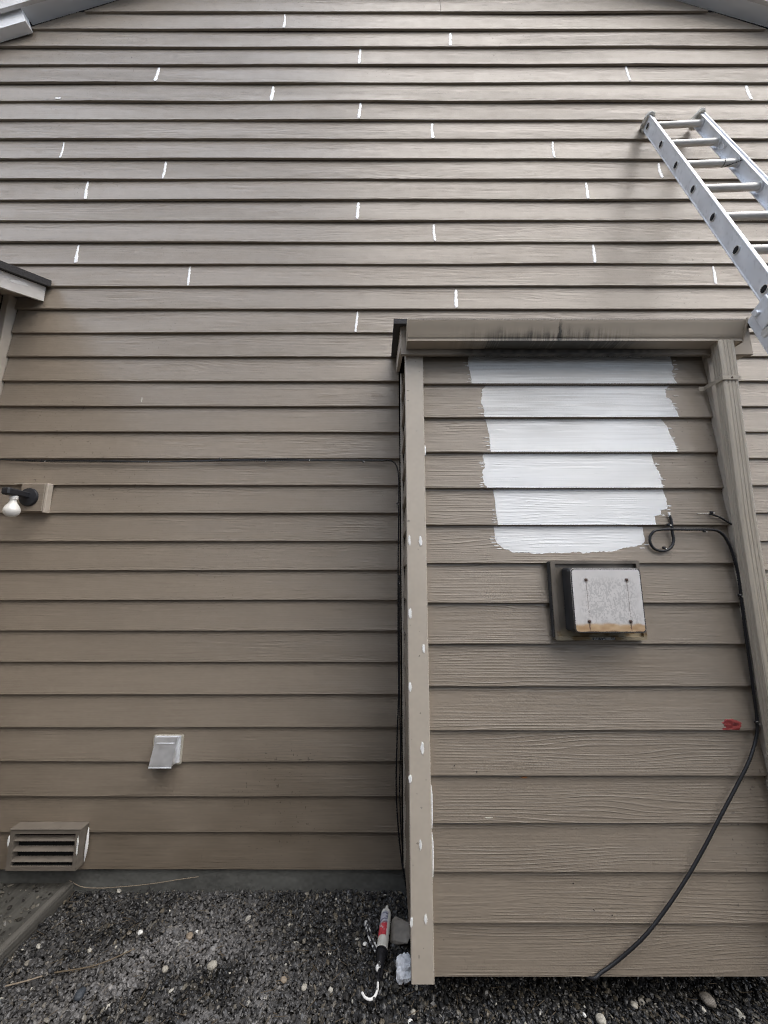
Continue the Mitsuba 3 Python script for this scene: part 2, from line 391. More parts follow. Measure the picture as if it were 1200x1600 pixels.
seams = [(444, 32), (562, 85), (245, 114), (425, 142), (562, 169), (97, 232), (256, 265), (135, 296), (559, 328), (120, 396),
         (704, 57), (688, 8), (981, 110), (1170, 139), (676, 200), (865, 230), (1032, 260), (917, 294), (679, 361), (928, 394),
         (295, 430), (557, 500), (713, 465), (1116, 428)]
by_row = {}
for u, v in seams:
    p = P(u, v, 0.004)
    by_row.setdefault(int((p[2] - Z0) // E), []).append(p[0])
NR = int((ZPK - Z0) / E)
def amp_of(r): return .0013 if r < 14 else .0024 if r < 20 else .0036    # the upper courses are the waviest
WROOF = 3.10                             # boards above this pass over the wing's roof
ZROOF = 2.66                             # chase roof meets the wall
def lim(z):
    h = (ZPK + .02 - z) / SL
    return XPK - h, XPK + h
for r in range(NR):
    z0 = Z0 + r * E
    lo, hi = lim(z0 + .05)
    left = XW + .035 if z0 + E < WROOF else XL
    xs = [max(left, lo), min(XR, hi)]
    if xs[1] - xs[0] < .1: continue
    cuts = sorted(by_row.get(r, []))
    parts = []
    edges = [xs[0]] + cuts + [xs[1]]
    for e0, e1 in zip(edges[:-1], edges[1:]):
        parts.append((e0 + (.0012 if e0 != xs[0] else 0), e1 - (.0012 if e1 != xs[1] else 0)))
    if z0 < ZROOF - .1:                  # the chase stands in front here
        parts = [p for e0, e1 in parts for p in ((e0, min(e1, CX0 - .006)), (max(e0, CX1 + .006), e1)) if p[1] - p[0] > .03]
    for e0, e1 in parts:
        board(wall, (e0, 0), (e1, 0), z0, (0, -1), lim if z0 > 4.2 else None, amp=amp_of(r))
# white caulk brushed over each joint
for r, xs in by_row.items():
    z0 = Z0 + r * E
    for x in xs:
        n, V, F = 12, [], []
        dz = wav(np.array([x]), r, amp_of(r))[0]
        dy = wav(np.array([x * 1.3 + 9]), r + 40, amp_of(r) * .7)[0] - .0006
        if abs(x - P(688, 8, .004)[0]) < .01: continue                      # this joint was left bare
        w, tap, sw = .0055 + .0045 * rng.random(), rng.uniform(.1, .6), rng.uniform(.002, .006)
        nt, nb_ = rng.uniform(0, .10), rng.uniform(-.02, .06)
        for i in range(n):
            t = i / (n - 1)
            z = z0 + .002 + (nb_ if nb_ > 0 else 0) * E + t * E * (.97 - nt - max(nb_, 0))
            c = x + sw * math.sin(3 * t + x * 9) + rng.normal(0, .0009)
            ww = w * (1.2 - tap * t) * (1 + rng.normal(0, .13)) * (.55 if i in (0, n - 1) else 1)
            y = LEAN * (z - z0) / E + dy
            z += dz
            for s, o in ((-1, .0002), (-.8, -.0016), (.8, -.0016), (1, .0002)):
                V.append([c + s * ww, y + o - .0004, z])
        for i in range(n - 1):
            for j in range(3):
                k = i * 4 + j
                F.append([k, k + 1, k + 5, k + 4])
        obj('caulk_joint', (V, F), 'm_caulk', wall, smooth=True)
# little touch-ups on the boards
def patch(parent, name, pts, mat, label=None, o=0.0016):
    """a thin paint patch with a ragged edge; pts: outline (x, y, z) on the board's face, pushed out by o"""
    pts = np.array(pts, float)
    c = pts.mean(0)
    inner = c + (pts - c) * .86
    V = np.vstack([pts + [0, -.0003, 0], inner + [0, -o, 0], [c + [0, -o, 0]]])
    n = len(pts)
    F = []
    for i in range(n):
        j = (i + 1) % n
        F += [[i, j, n + j], [i, n + j, n + i], [n + i, n + j, 2 * n]]
    return obj(name, trimesh.Trimesh(V, F, process=False), mat, parent, label=label)
def face_y(z, nose, zb):
    r = math.floor((z - zb) / E)
    return nose + LEAN * (z - zb - r * E) / E
def blob(parent, name, u, v, wu, hv, nose, zb, mat, label=None, flat=False, n=14, tilt=0.0, jag=.25):
    p = P(u, v, nose)
    w, h = abs(P(u + wu / 2, v, nose)[0] - p[0]), abs(P(u, v + hv / 2, nose)[2] - p[2])
    out = []
    for i in range(n):
        a = 2 * math.pi * i / n
        k = 1 + rng.uniform(-jag, jag)
        dx, dz = w * math.cos(a) * k, h * math.sin(a) * k
        x, z = p[0] + dx + dz * tilt, p[2] + dz
        if not flat:                                            # stay on this board's face
            zr = zb + math.floor((p[2] - zb) / E) * E
            z = min(max(z, zr + .002), zr + E - .002)
        out.append([x, nose if flat else face_y(z, nose, zb), z])
    return patch(parent, name, out, mat, label)
blob(wall, 'paint_dab', 90, 153, 9, 3, 0, Z0, 'm_caulk')
blob(wall, 'paint_dab', 221, 624, 3, 9, 0, Z0, 'm_oldcaulk')

# rake boards, soffits and roof edges of the gable
for s, name in ((-1, 'left'), (1, 'right')):
    xe = XL - .25 if s < 0 else XR + .25
    L = abs(xe - XPK)
    d = np.array([s, 0, -SL]) / math.hypot(1, SL)
    up = np.array([s * SL, 0, 1]) / math.hypot(1, SL)
    o = np.array([XPK, 0, ZPK])
    LL = L * math.hypot(1, SL)
    M = lambda y0: frame(d, up, np.cross(d, up), o + np.array([0, y0, 0]))
    sy = np.cross(d, up)[1]
    def slab(y0, y1, h0, h1, a0=0.0, a1=LL):
        f = frame(d, up, np.cross(d, up), o + np.array([0, y0 if sy > 0 else y1, 0]))
        return prism([(a0, h0), (a1, h0), (a1, h1), (a0, h1)], abs(y1 - y0), f)
    obj('rake_board', slab(YR - .02, YR, 0.0, .098), 'm_fascia', wall, label='bright rake board under the roof edge, upper ' + ('left' if s < 0 else 'right') + ' corner')
    obj('drip_edge', slab(YR - .034, YR - .0225, .088, .112), 'm_hood', wall)
    obj('roof_edge', slab(YR - .05, .30, .114, .150), 'm_shingle', wall)
    pe = P(44, 55, 0.0)
    acut = (XPK - pe[0]) * math.hypot(1, SL) if s < 0 else LL - .1
    obj('soffit', slab(YR + .002, .03, .050, .062, 0, acut), 'm_soffit', wall)
    obj('soffit_return', slab(-.060, -.003, -.087, .045, acut, LL), 'm_soffit', wall)

# ------------------------------------------------------------------ the wing on the left
wing = thing('side_wing', 'lower taupe house wing at the left edge with a white sloping rake board', 'building')
pt, pb = P(72, 438, -.004), P(68, 470, -.004)
WS = 0.45
WXO = pb[0]                               # outer face of the rake board
WY = -2.9
zf0, zf1 = pb[2], P(70, 448, -.004)[2]
zt = pt[2]
obj('wall_core', prism([(0, .09), (-WY, .09), (-WY, zf1 - .03 + WY * WS), (0, zf1 - .03)], .2, frame([0, -1, 0], [0, 0, 1], [-1, 0, 0], [XW - .02, -.002, 0])), 'm_sheathing', wing)
obj('foundation', span(XW - .2, XW - .016, WY, -.002, -.3, .09, .004), 'm_concrete', wing)
def roof_prism(x0, x1, h0, h1, y0=-.003, y1=WY - .1):
    # a slab that follows the wing's roof; h measured straight up from the rake board's lower edge
    return prism([(-y0, zf0 + h0 + y0 * WS), (-y1, zf0 + h0 + y1 * WS), (-y1, zf0 + h1 + y1 * WS), (-y0, zf0 + h1 + y0 * WS)], abs(x1 - x0), frame([0, -1, 0], [0, 0, 1], [-1, 0, 0], [max(x0, x1), 0, 0]))
obj('rake_board', roof_prism(WXO - .02, WXO, 0, zf1 - zf0), 'm_fascia', wing, label='pale rake board with a white primer dab')
obj('soffit', roof_prism(XW - .03, WXO - .0215, .028, .040), 'm_trim', wing)
obj('roof', roof_prism(XW - 1.6, WXO + .028, zf1 - zf0 + .003, zt - zf0), 'm_shingle', wing, label='dark shingled roof edge')
obj('paint_dab', prism([(.105, zf0 + .058 - .105 * WS), (.20, zf0 + .050 - .20 * WS), (.205, zf0 + .056 - .2 * WS), (.16, zf0 + .073 - .16 * WS), (.12, zf0 + .075 - .12 * WS)], .0015, frame([0, -1, 0], [0, 0, 1], [-1, 0, 0], [WXO + .0015, 0, 0])), 'm_caulk', wing)
r = 0
while Z0 + r * E < zf0:
    z0 = Z0 + r * E
    yl = max(WY, -(zf0 + .02 - z0 - .02) / WS)
    board(wing, (XW, -.05), (XW, yl), z0, (1, 0), amp=.001)
    r += 1
obj('corner_trim', span(XW - .006, XW + .030, -.042, .018, Z0 + .01, zf0 + .02, .002), 'm_trim', wing)

# ------------------------------------------------------------------ an unseen house and fence, added behind the viewer to block low sky
nb = thing('added_house', 'unseen lap-sided house added behind the viewer to block low sky', 'house')
NX0, NX1, NY, NH = -9.0, 0.6, -4.3, 5.3
scene['m_added_house'] = bsdf((0.25, 0.24, 0.225), 0.6)
obj('wall', span(NX0, NX1, NY - 5, NY - .02, -.2, NH), 'm_added_house', nb)
for r in range(int((NH - .2) / .18)):
    obj('siding_board', prism([(0, .2 + r * .18), (.012, .2 + r * .18), (.001, .4 + r * .18), (0, .4 + r * .18)], NX1 - NX0, frame([0, 1, 0], [0, 0, 1], [1, 0, 0], [NX0, NY - .0195, 0])), 'm_added_house', nb)
obj('roof', prism([(-.4, NH - .1), (2.5, NH + 1.3), (5.4, NH - .1), (5.4, NH + .05), (2.5, NH + 1.45), (-.4, NH + .05)], NX1 - NX0 + .5, frame([0, -1, 0], [0, 0, 1], [-1, 0, 0], [NX1 + .25, NY, 0])), 'm_shingle', nb)

fn = thing('added_fence', 'unseen board fence added behind the viewer to block low sky', 'fence')  # unseen fence, added to cut the low light on the right
for i in range(52):
    x = .75 + i * .148
    obj('fence_board', span(x, x + .140, NY + .10, NY + .12, .03, 1.80 + .01 * math.sin(i * 2.3)), 'm_timber', fn)
obj('rail', cat(*[span(.75, 8.45, NY + .06, NY + .0995, z, z + .09) for z in (.35, 1.45)]), 'm_timber', fn)

# ------------------------------------------------------------------ the chimney chase
CB = 0.110
chase = thing('chimney_chase', 'boxed-out taupe chimney chase with a patch of white primer on its front', 'chimney')
obj('core', span(CX0 + .022, CX1 - .022, CY + .02, .016, CB + .006, 2.49), 'm_sheathing', chase)
TW = 0.077
YT = CY - .011
obj('corner_trim', cat(span(CX0, CX0 + TW, YT, CY + .016, CB - .013, 2.382, .0022)), 'm_trim', chase, label='pale corner trim board dotted with white filler')
obj('corner_trim', span(CX1 - TW, CX1, YT, CY + .016, CB - .013, 2.382, .0022), 'm_trim', chase)
obj('corner_trim', span(CX0 + .001, CX0 + .014, -.020, -.002, CB, 2.56, .0015), 'm_trim', chase)
NC = 16
for r in range(NC):
    z0 = CB + r * E
    if z0 > 2.47: break
    top = min(.176, 2.482 - z0)
    b0 = board(chase, (CX0 + TW + .0015, CY), (CX1 - TW - .0015, CY), z0, (0, -1), amp=.0008, top=top, mat='m_siding_less_shade')
for sx, x in ((-1, CX0 + .006), (1, CX1 - .006)):
    for r in range(NC):
        z0 = CB + r * E
        if z0 > 2.45: break
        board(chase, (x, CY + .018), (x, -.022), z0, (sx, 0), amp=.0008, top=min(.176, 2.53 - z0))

# the white primer, one coat per board, brushed on unevenly
def primer(tops, zlo, zhi, left, right, jl, jr, bottom=None, seed=0):
    """left / right: (t, x) control points from the board's top (t=0) to its nose (t=1)"""
    g = np.random.default_rng(seed)
    n = 26
    V, F = [], []
    for i in range(n):
        t = i / (n - 1)
        z = zhi + (zlo - zhi) * t
        xl = np.interp(t, *np.array(left).T) + jl * (g.random() - .5) * 2 + jl * .8 * math.sin(t * 9 + seed)
        xr = np.interp(t, *np.array(right).T) + jr * (g.random() - .5) * 2 + jr * .8 * math.sin(t * 11 + seed * 2)
        y = face_y(z, CY, CB) if t < 1 else CY
        for x, o in ((xl, -.0002), (xl + .003, -.0011), ((xl * 2 + xr) / 3, -.0012), ((xl + xr * 2) / 3, -.0012), (xr - .003, -.0011), (xr, -.0002)):
            V.append([x, y + o, z])
    for i in range(n - 1):
        for j in range(5):
            k = i * 6 + j
            F.append([k, k + 1, k + 7, k + 6])
    return obj('primer_patch', (V, F), 'm_primer', chase, label=None, smooth=True)
def px(us, v): return [(t, P(u, v, CY)[0]) for t, u in us]
def rowz(v): return int((P(600, v, CY)[2] - CB) // E)
spec = [
    (580, [(0, 734), (.3, 733), (1, 736)], [(0, 1055), (.5, 1055), (.6, 1051), (1, 1055)], .0015, .0025),
    (630, [(0, 760), (.1, 756), (.3, 756), (.5, 752), (1, 757)], [(0, 1056), (.1, 1048), (.35, 1043), (.5, 1052), (.8, 1056), (1, 1058)], .003, .004),
    (685, [(0, 760), (.08, 763), (.5, 765), (1, 766)], [(0, 1041), (.2, 1047), (.6, 1052), (1, 1057)], .0015, .0018),
    (740, [(0, 757), (.4, 757), (.5, 753), (1, 758)], [(0, 1025), (.3, 1027), (.6, 1032), (1, 1034)], .0045, .0025),
    (798, [(0, 774), (.5, 775), (1, 777)], [(0, 1044), (.25, 1046), (.58, 1045), (.60, 1035), (.72, 1034), (.74, 1023), (1, 1022)], .0012, .0015),
]
for i, (v, l, r_, jl, jr) in enumerate(spec):
    k = rowz(v)
    primer(None, CB + k * E + .0012, CB + (k + 1) * E - .003, px(l, v), px(r_, v), jl, jr, seed=i + 1)
# lowest course: a ragged brushed lower edge
k = rowz(850)
zt_, n = CB + (k + 1) * E - .003, 60
V, F = [], []
g = np.random.default_rng(5)
for i in range(n):
    t = i / (n - 1)
    x = P(774 + (1012 - 774) * t, 850, CY)[0]
    vb = np.interp(t, [0, .04, .1, .25, .45, .6, .72, .82, .9, .96, 1], [846, 857, 864, 869, 868, 869, 868, 866, 859, 857, 848])
    zb = P(600, vb, CY)[2] + g.normal(0, .0022) + .002 * math.sin(t * 40)
    zt2 = zt_ - (.004 * g.random() if t > .95 or t < .05 else 0)
    for s in range(5):
        z = zt2 + (zb - zt2) * s / 4
        V.append([x + (g.normal(0, .002) if i in (0, n - 1) else 0), face_y(z, CY, CB) - (.0011 if 0 < i < n - 1 and s < 4 else .0002), z])
for i in range(n - 1):
    for s in range(4):
        a = i * 5 + s
        F.append([a, a + 1, a + 6, a + 5])
obj('primer_patch', (V, F), 'm_primer', chase, smooth=True)
# bristle marks where the brush ran dry
g = np.random.default_rng(17)
for v, l, r_, jl, jr in spec:
    for side_, ctrl, cnt in ((-1, l, 5), (1, r_, 7)):
        for _ in range(cnt):
            t = g.uniform(.12, .96)
            vv = v + (t - .5) * 50
            blob(chase, 'brush_mark', np.interp(t, *np.array(ctrl).T) + side_ * g.uniform(0, 3.5), vv, g.uniform(4, 13), g.uniform(.8, 1.8), CY, CB, 'm_primer', n=9, jag=.35)
# thin sliver on the top board, and loose bristle marks
k = rowz(580) + 1
zz = CB + k * E
n = 40; V, F = [], []
for i in range(n):
    t = i / (n - 1)
    x = P(730 + 338 * t, 552, CY)[0]
    e = min(t, 1 - t)
    h = np.interp(e, [0, .03, .12, .5], [.002, .010, .020, .024])
    for s in range(2):
        z = zz + .0015 + (.004 if e < .04 else 0) * (1 - s) + s * h
        V.append([x, face_y(z, CY, CB) - .0010, z])
for i in range(n - 1):
    F.append([i * 2, i * 2 + 1, i * 2 + 3, i * 2 + 2])
obj('primer_patch', (V, F), 'm_primer', chase)
for (u, v, w, h) in ((771, 838, 7, 1.2), (769, 842, 9, 1.2), (772, 847, 9, 1.3), (776, 852, 9, 1.3), (780, 857, 10, 1.2), (753, 760, 6, 1), (752, 757, 6, 1), (754, 764, 6, 1), (1059, 617, 8, 1.1), (1012, 851, 8, 1.3), (1005, 856, 10, 1.2), (1050, 606, 14, 1.2)):
    blob(chase, 'brush_mark', u, v, w, h, CY, CB, 'm_primer', jag=.35)
blob(chase, 'red_paint_spot', 1145, 1132.5, 30, 19, CY, CB, 'm_red', label='smear of red paint', n=26, jag=.20)
blob(chase, 'red_paint_spot', 1136, 1139, 16, 6, CY, CB, 'm_red', n=14, jag=.4)
blob(chase, 'dark_fleck', 1150, 1132, 8, 5, CY - .0012, CB, 'm_darkred', n=9, jag=.25)
blob(chase, 'paint_fleck', 821, 1217.5, 11, 3, CY, CB, 'm_orange')
blob(chase, 'paint_fleck', 763, 1278, 14, 1.6, CY, CB, 'm_oldcaulk')
for (u, v) in ((710, 1197), (745, 1206), (929, 1423), (957, 1431), (898, 1384)):
    blob(chase, 'dark_fleck', u, v, 1.6, 2.2, CY, CB, 'm_black', jag=.4)
for (u, v, w, h) in ((657, 846, 5, 15), (640, 845, 4, 17), (641, 958, 5, 17), (662, 1013, 5, 15), (641, 1074, 5, 15), (660, 1170, 6, 20), (641, 1217, 6, 13), (657, 1320, 5, 16), (643, 1441, 5, 17), (665, 1436, 5, 17)):
    blob(chase, 'filler_dab', u, v, w, h, YT - .0006, CB, 'm_caulk', flat=True, jag=.22)
for (v0, v1, u) in ((696, 712, 664.5), (1226, 1294, 673.5), (1300, 1370, 675)):
    a, b = P(u, v0, CY - .004), P(u + .6, v1, CY - .004)
    x = CX0 + TW + .0015
    obj('caulk_bead', tube([[x, CY - .005, a[2]], [x + .001, CY - .0055, (a[2] + b[2]) / 2], [x, CY - .005, b[2]]], [.001, .0045, .0038, .0042, .0015], 6), 'm_caulk', chase, smooth=True)

# chase roof
RS = .34
zr1 = 2.664                               # top of rake board at the wall
def chase_roof(x0, x1, h0, h1, y0=-.003, y1=-.523):
    return prism([(-y0, zr1 + h0 + y0 * RS), (-y1, zr1 + h0 + y1 * RS), (-y1, zr1 + h1 + y1 * RS), (-y0, zr1 + h1 + y0 * RS)], abs(x1 - x0), frame([0, -1, 0], [0, 0, 1], [-1, 0, 0], [max(x0, x1), 0, 0]))
FX0, FX1 = .071, 1.560
obj('roof', chase_roof(.041, 1.588, .002, .024, y1=-.575), 'm_shingle', chase, label='dark shingle roof of the chase')
obj('rake_board', chase_roof(FX0, FX0 + .017, -.085, 0), 'm_trim', chase)
obj('rake_board', chase_roof(FX1 - .017, FX1, -.085, 0), 'm_trim', chase)
zf = zr1 - .523 * RS
obj('fascia_board', span(FX0, FX1, -.540, -.5235, zf - .135, zf - .003, .002), 'm_eave', chase, label='mildewed fascia board behind the gutter')
obj('soffit', span(CX1 + .0005, FX1 - .018, -.5225, -.003, zf - .128, zf - .116), 'm_trim', chase)
obj('frieze_board', span(CX0 + .001, CX1 - .001, -.5228, CY - .0125, 2.384, 2.452, .002), 'm_sheathing', chase)

# ------------------------------------------------------------------ gutter and downspout
gut = thing('rain_gutter', 'tan metal rain gutter streaked with black mildew along the chase roof', 'gutter')
GX0, GX1, GYB = .094, 1.464, -.542
GZ0, GZ1 = 2.375, 2.453
outer = [(0, GZ1 + .004), (0, GZ0), (.054, GZ0), (.0555, GZ0 + .001), (.0565, GZ0 + .011), (.0600, GZ0 + .0135), (.066, GZ0 + .030), (.0725, GZ0 + .048), (.078, GZ0 + .060), (.081, GZ1 - .009), (.0835, GZ1 - .002), (.082, GZ1), (.073, GZ1), (.073, GZ1 - .008), (.0745, GZ1 - .008), (.0745, GZ1 - .003),
         (.0795, GZ1 - .003), (.0785, GZ1 - .009), (.0755, GZ0 + .061), (.070, GZ0 + .049), (.0635, GZ0 + .031), (.0575, GZ0 + .0150), (.0540, GZ0 + .0115), (.0530, GZ0 + .003), (.003, GZ0 + .003), (.003, GZ1 + .004)]
GM = lambda x: frame([0, -1, 0], [0, 0, 1], [-1, 0, 0], [x, GYB, 0])
obj('trough', prism(outer, GX1 - GX0, GM(GX1)), 'm_gutter', gut, smooth=35)
capo = [(0, GZ1 + .004), (0, GZ0 - .001), (.053, GZ0 - .001), (.0675, GZ0 + .029), (.0795, GZ0 + .059), (.0850, GZ1 + .0015), (.072, GZ1 + .002)]
obj('end_cap', prism(capo, .004, GM(GX0 + .0035)), 'm_gutter', gut)
capr = [(0, GZ1 + .004), (0, GZ0 - .001), (.053, GZ0 - .003), (.071, GZ0 + .029), (.084, GZ0 + .057), (.0905, GZ1 + .0035), (.072, GZ1 + .003)]
obj('end_cap', prism(capr, .005, GM(GX1 + .004)), 'm_gutter', gut, label='bent right end cap')
sl = [(x + .0018 * (1 if x > .04 else 0), z) for x, z in outer[2:11]] + [(x - .0005, z) for x, z in outer[2:11]][::-1]
obj('seam_strip', prism(sl, .007, GM(.7195)), 'm_gutter', gut, smooth=35)

sp = thing('downspout', 'fluted tan metal downspout at the right corner of the chase', 'downspout')
def spout_outline():
    x0, x1, y0, y1 = -.030, .030, -.0215, .0215
    pts = []
    def flute(a, b, fr):                    # a flat face with shallow grooves
        a, b = np.array(a), np.array(b)
        d = (b - a); nrm = np.array([d[1], -d[0]]) / np.linalg.norm(d)
        for f, dep in fr: pts.append(tuple(a + d * f - nrm * dep))
    flute((x0, y0), (x1, y0), [(.10, 0), (.22, 0), (.25, .002), (.30, .002), (.33, 0), (.47, 0), (.49, .002), (.53, .002), (.55, 0), (.68, 0), (.71, .002), (.76, .002), (.79, 0), (.92, 0)])
    flute((x1, y0), (x1, y1), [(.06, 0), (.3, 0), (.34, .0028), (.44, .0028), (.48, 0), (.6, 0), (.64, .0028), (.74, .0028), (.78, 0), (.94, 0)])
    flute((x1, y1), (x0, y1), [(.06, 0), (.94, 0)])
    flute((x0, y1), (x0, y0), [(.06, 0), (.22, 0), (.26, .0028), (.36, .0028), (.40, 0), (.52, 0), (.56, .0028), (.66, .0028), (.70, 0), (.90, 0)])
    return np.array(pts)
so = spout_outline()
def spout_run(rings, mat='m_spout', sc=1.0):
    n = len(so); V, F = [], []
    for (x, y, z) in rings:
        V += [[x + a * sc, y + b * sc, z] for a, b in so]
    for i in range(len(rings) - 1):
        for j in range(n):
            k = (j + 1) % n
            F += [[i * n + j, i * n + k, (i + 1) * n + k], [i * n + j, (i + 1) * n + k, (i + 1) * n + j]]
    return trimesh.Trimesh(V, F, process=False)
SX, SY = 1.3815, -.5665
obj('outlet', spout_run([(SX + .014, SY - .012, GZ0 + .004), (SX + .0135, SY - .010, 2.24), (SX + .013, SY - .009, 2.212)], sc=1.035), 'm_spout', sp, smooth=40)
obj('pipe', spout_run([(SX + .013, SY - .008, 2.235), (SX + .010, SY - .004, 2.0), (SX + .002, SY, 1.65), (SX, SY, 1.2), (SX, SY, .6), (SX - .001, SY, .10)]), 'm_spout', sp, smooth=40)
obj('strap', cat(span(SX - .0225, SX + .0475, SY - .034, SY - .0325, 2.205, 2.222), span(SX - .0245, SX - .0225, SY - .034, CY - .003, 2.205, 2.222), span(SX - .045, SX - .0235, CY - .0045, CY - .003, 2.203, 2.221)), 'm_spout', sp)
obj('screw', lathe([[0, .003], [.0035, .002], [.004, 0], [0, 0]], [SX + .012, SY - .034, 2.2135], [0, -1, 0], 10), 'm_rustscrew', sp)

# ------------------------------------------------------------------ fireplace vent
vent = thing('fireplace_vent', 'square sooty metal fireplace vent with a pale screwed-on shield and rusty lower edge', 'vent')
a, b = P(867, 1000, CY - .02), P(996, 876, CY - .02)
vx0, vx1, vz0, vz1 = a[0], b[0], a[2], b[2]
def rrect(x0, x1, z0, z1, r, n=5):
    pts = []
    for cx, cz, s in ((x1 - r, z0 + r, -90), (x1 - r, z1 - r, 0), (x0 + r, z1 - r, 90), (x0 + r, z0 + r, 180)):
        for i in range(n):
            t = math.radians(s + 90 * i / (n - 1))
            pts.append((cx + r * math.cos(t), cz + r * math.sin(t)))
    return pts
FXZ = lambda y: frame([1, 0, 0], [0, 0, 1], [0, -1, 0], [0, y, 0])
ring = Polygon(rrect(vx0, vx1, vz0, vz1, .003, 2), [rrect(vx0 + .017, vx1 - .012, vz0 + .012, vz1 - .012, .002, 2)])
obj('back_plate', cat(prism(rrect(vx0, vx1, vz0, vz1, .002, 2), .012, FXZ(CY - .004)), prism(ring, .012, FXZ(CY - .0165))), 'm_plate', vent)
obj('wall_flange', span(vx0 - .004, vx0 - .0005, CY - .022, CY - .003, vz0 + .01, vz1 - .004), 'm_soot', vent)
obj('housing', span(vx0 + .045, vx1 - .052, CY - .075, CY - .0165, vz0 + .035, vz1 - .028, .006), 'm_soot', vent)
YS = CY - .100
a, b = P(899, 989, YS), P(1000, 888, YS)
sx0, sx1, sz0, sz1 = a[0], b[0], a[2], b[2]
obj('shield_skirt', prism(Polygon(rrect(sx0 + .001, sx1 - .001, sz0 + .001, sz1 - .001, .014), [rrect(sx0 + .004, sx1 - .004, sz0 + .004, sz1 - .004, .012)]), .034, FXZ(YS + .034)), 'm_soot', vent, smooth=40)
fr = trimesh.convex.convex_hull(np.vstack([np.column_stack([np.array(rrect(sx0, sx1, sz0, sz1, .014))[:, 0], np.full(20, YS + .004), np.array(rrect(sx0, sx1, sz0, sz1, .014))[:, 1]]),
                                           np.column_stack([np.array(rrect(sx0 + .004, sx1 - .004, sz0 + .004, sz1 - .004, .012))[:, 0], np.full(20, YS), np.array(rrect(sx0 + .004, sx1 - .004, sz0 + .004, sz1 - .004, .012))[:, 1]])]))
obj('front_shield', fr, 'm_shield', vent, smooth=30, label='pale weathered square shield, rusty along the bottom')
for (u, v) in ((915.5, 906), (979, 906), (921, 971), (985.5, 971)):
    p = P(u, v, YS)
    obj('screw', lathe([[0, .0045], [.0030, .004], [.0052, .0015], [.0056, 0], [0, 0]], p + [0, .0002, 0], [0, -1, 0], 12), 'm_rustscrew', vent, smooth=30)
a, b = P(922, 998, CY - .0168), P(958, 991, CY - .0168)
obj('rating_label', span(a[0], b[0], CY - .0300, CY - .0286, vz0 + .0015, vz0 + .0105), 'm_label', vent, label='worn unreadable metal label')

# ------------------------------------------------------------------ dryer vent
dv = thing('dryer_vent', 'small shiny metal dryer hood caulked to the lower left of the wall', 'vent')
a, b = P(237, 1192, 0), P(287, 1149, 0)
dx0, dx1, dz0, dz1 = a[0], b[0], a[2], b[2]
obj('caulk_rim', prism(rrect(dx0, dx1, dz0 - .004, dz1 + .002, .006, 3), .010, FXZ(.006)), 'm_oldcaulk', dv, label='dirty cream caulk round the hood')
hx0, hx1 = dx0 + .018, dx1 - .020
pr = .056
def hood(x0, x1, z0, z1, d):
    V = np.array([[x0, -.004, z0], [x1, -.004, z0], [x1, -.004, z1], [x0, -.004, z1], [x0, -d, z0 + .004], [x1, -d, z0 + .004], [x0, -.016, z1], [x1, -.016, z1]])
    F = [[6, 4, 5], [6, 5, 7], [0, 4, 6], [0, 6, 3], [1, 2, 7], [1, 7, 5], [3, 6, 7], [3, 7, 2]]
    return trimesh.Trimesh(V, F, process=False)
obj('hood', hood(hx0, hx1, dz0 + .004, dz1 - .003, pr), 'm_tin', dv, label='sloping bright metal hood')
obj('hood_lip', span(hx0 - .001, hx1 + .001, -pr - .003, -pr + .003, dz0 + .0, dz0 + .007, .001), 'm_hood', dv)
obj('hood_rib', box([(hx0 + hx1) / 2, -.0260, dz1 - .026], [hx1 - hx0 - .02, .004, .004], .001), 'm_hood', dv)
obj('flap', span(hx0 + .004, hx1 - .004, -.030, -.027, dz0 + .006, dz0 + .030), 'm_soot', dv)
obj('flange', span(hx0 - .012, hx1 + .012, -.0065, -.0042, dz0 + .002, dz1, .001), 'm_hood', dv)

# ------------------------------------------------------------------ crawlspace vent
cv = thing('crawlspace_vent', 'taupe louvred crawlspace vent low on the left, white caulk on its right side', 'vent')
YV = -.048
a, b = P(5, 1361, YV), P(126, 1297, YV)
cx0, cx1, cz0, cz1 = P(17, 1297, YV)[0], b[0], a[2], b[2]
fw = .020
obj('frame', prism(Polygon(rrect(cx0, cx1, cz0, cz1, .002, 2), [rrect(cx0 + fw, cx1 - fw, cz0 + fw * .9, cz1 - fw * .8, .001, 2)]), .050, FXZ(.002)), 'm_louver', cv, label='taupe frame with a flat top')
obj('sill_cap', span(cx0 - .003, cx1 + .004, YV - .004, .002, cz1 + .0005, cz1 + .0065, .0015), 'm_louver', cv)
obj('shade_lining', cat(span(cx0 + fw * .7, cx1 - fw * .7, -.018, -.015, cz0 + .006, cz1 - .006), span(cx0 + fw + .0003, cx1 - fw - .0003, -.030, -.0185, cz1 - fw * .8 - .0022, cz1 - fw * .8 - .0004), span(cx0 + fw + .0003, cx1 - fw - .0003, YV + .006, -.0185, cz0 + fw * .9 + .0003, cz0 + fw * .9 + .0012)), 'm_dark', cv)  # near-black sheet and strips paint the shade behind the louvers
for i in range(3):
    zc = cz1 - .030 - i * (cz1 - cz0 - .028) / 3.25
    R = trimesh.transformations.rotation_matrix(math.radians(34), [1, 0, 0])
    obj('louver', box([(cx0 + cx1) / 2, YV + .012, zc - .010], [cx1 - cx0 - 2 * fw + .002, .0235, .0022], .0006, R), 'm_louver', cv)
obj('caulk', cat(tube([[cx1 + .004, -.006, cz0 + .012], [cx1 + .010, -.010, (cz0 + cz1) / 2], [cx1 + .007, -.006, cz1 - .012]], [.0015, .0058, .0066, .005, .0015], 8)), 'm_caulk', cv, smooth=True, label='smeared white caulk')
blob(cv, 'paint_dab', 121, 1322, 3, 30, YV - .0005, 0, 'm_caulk', flat=True, jag=.35)
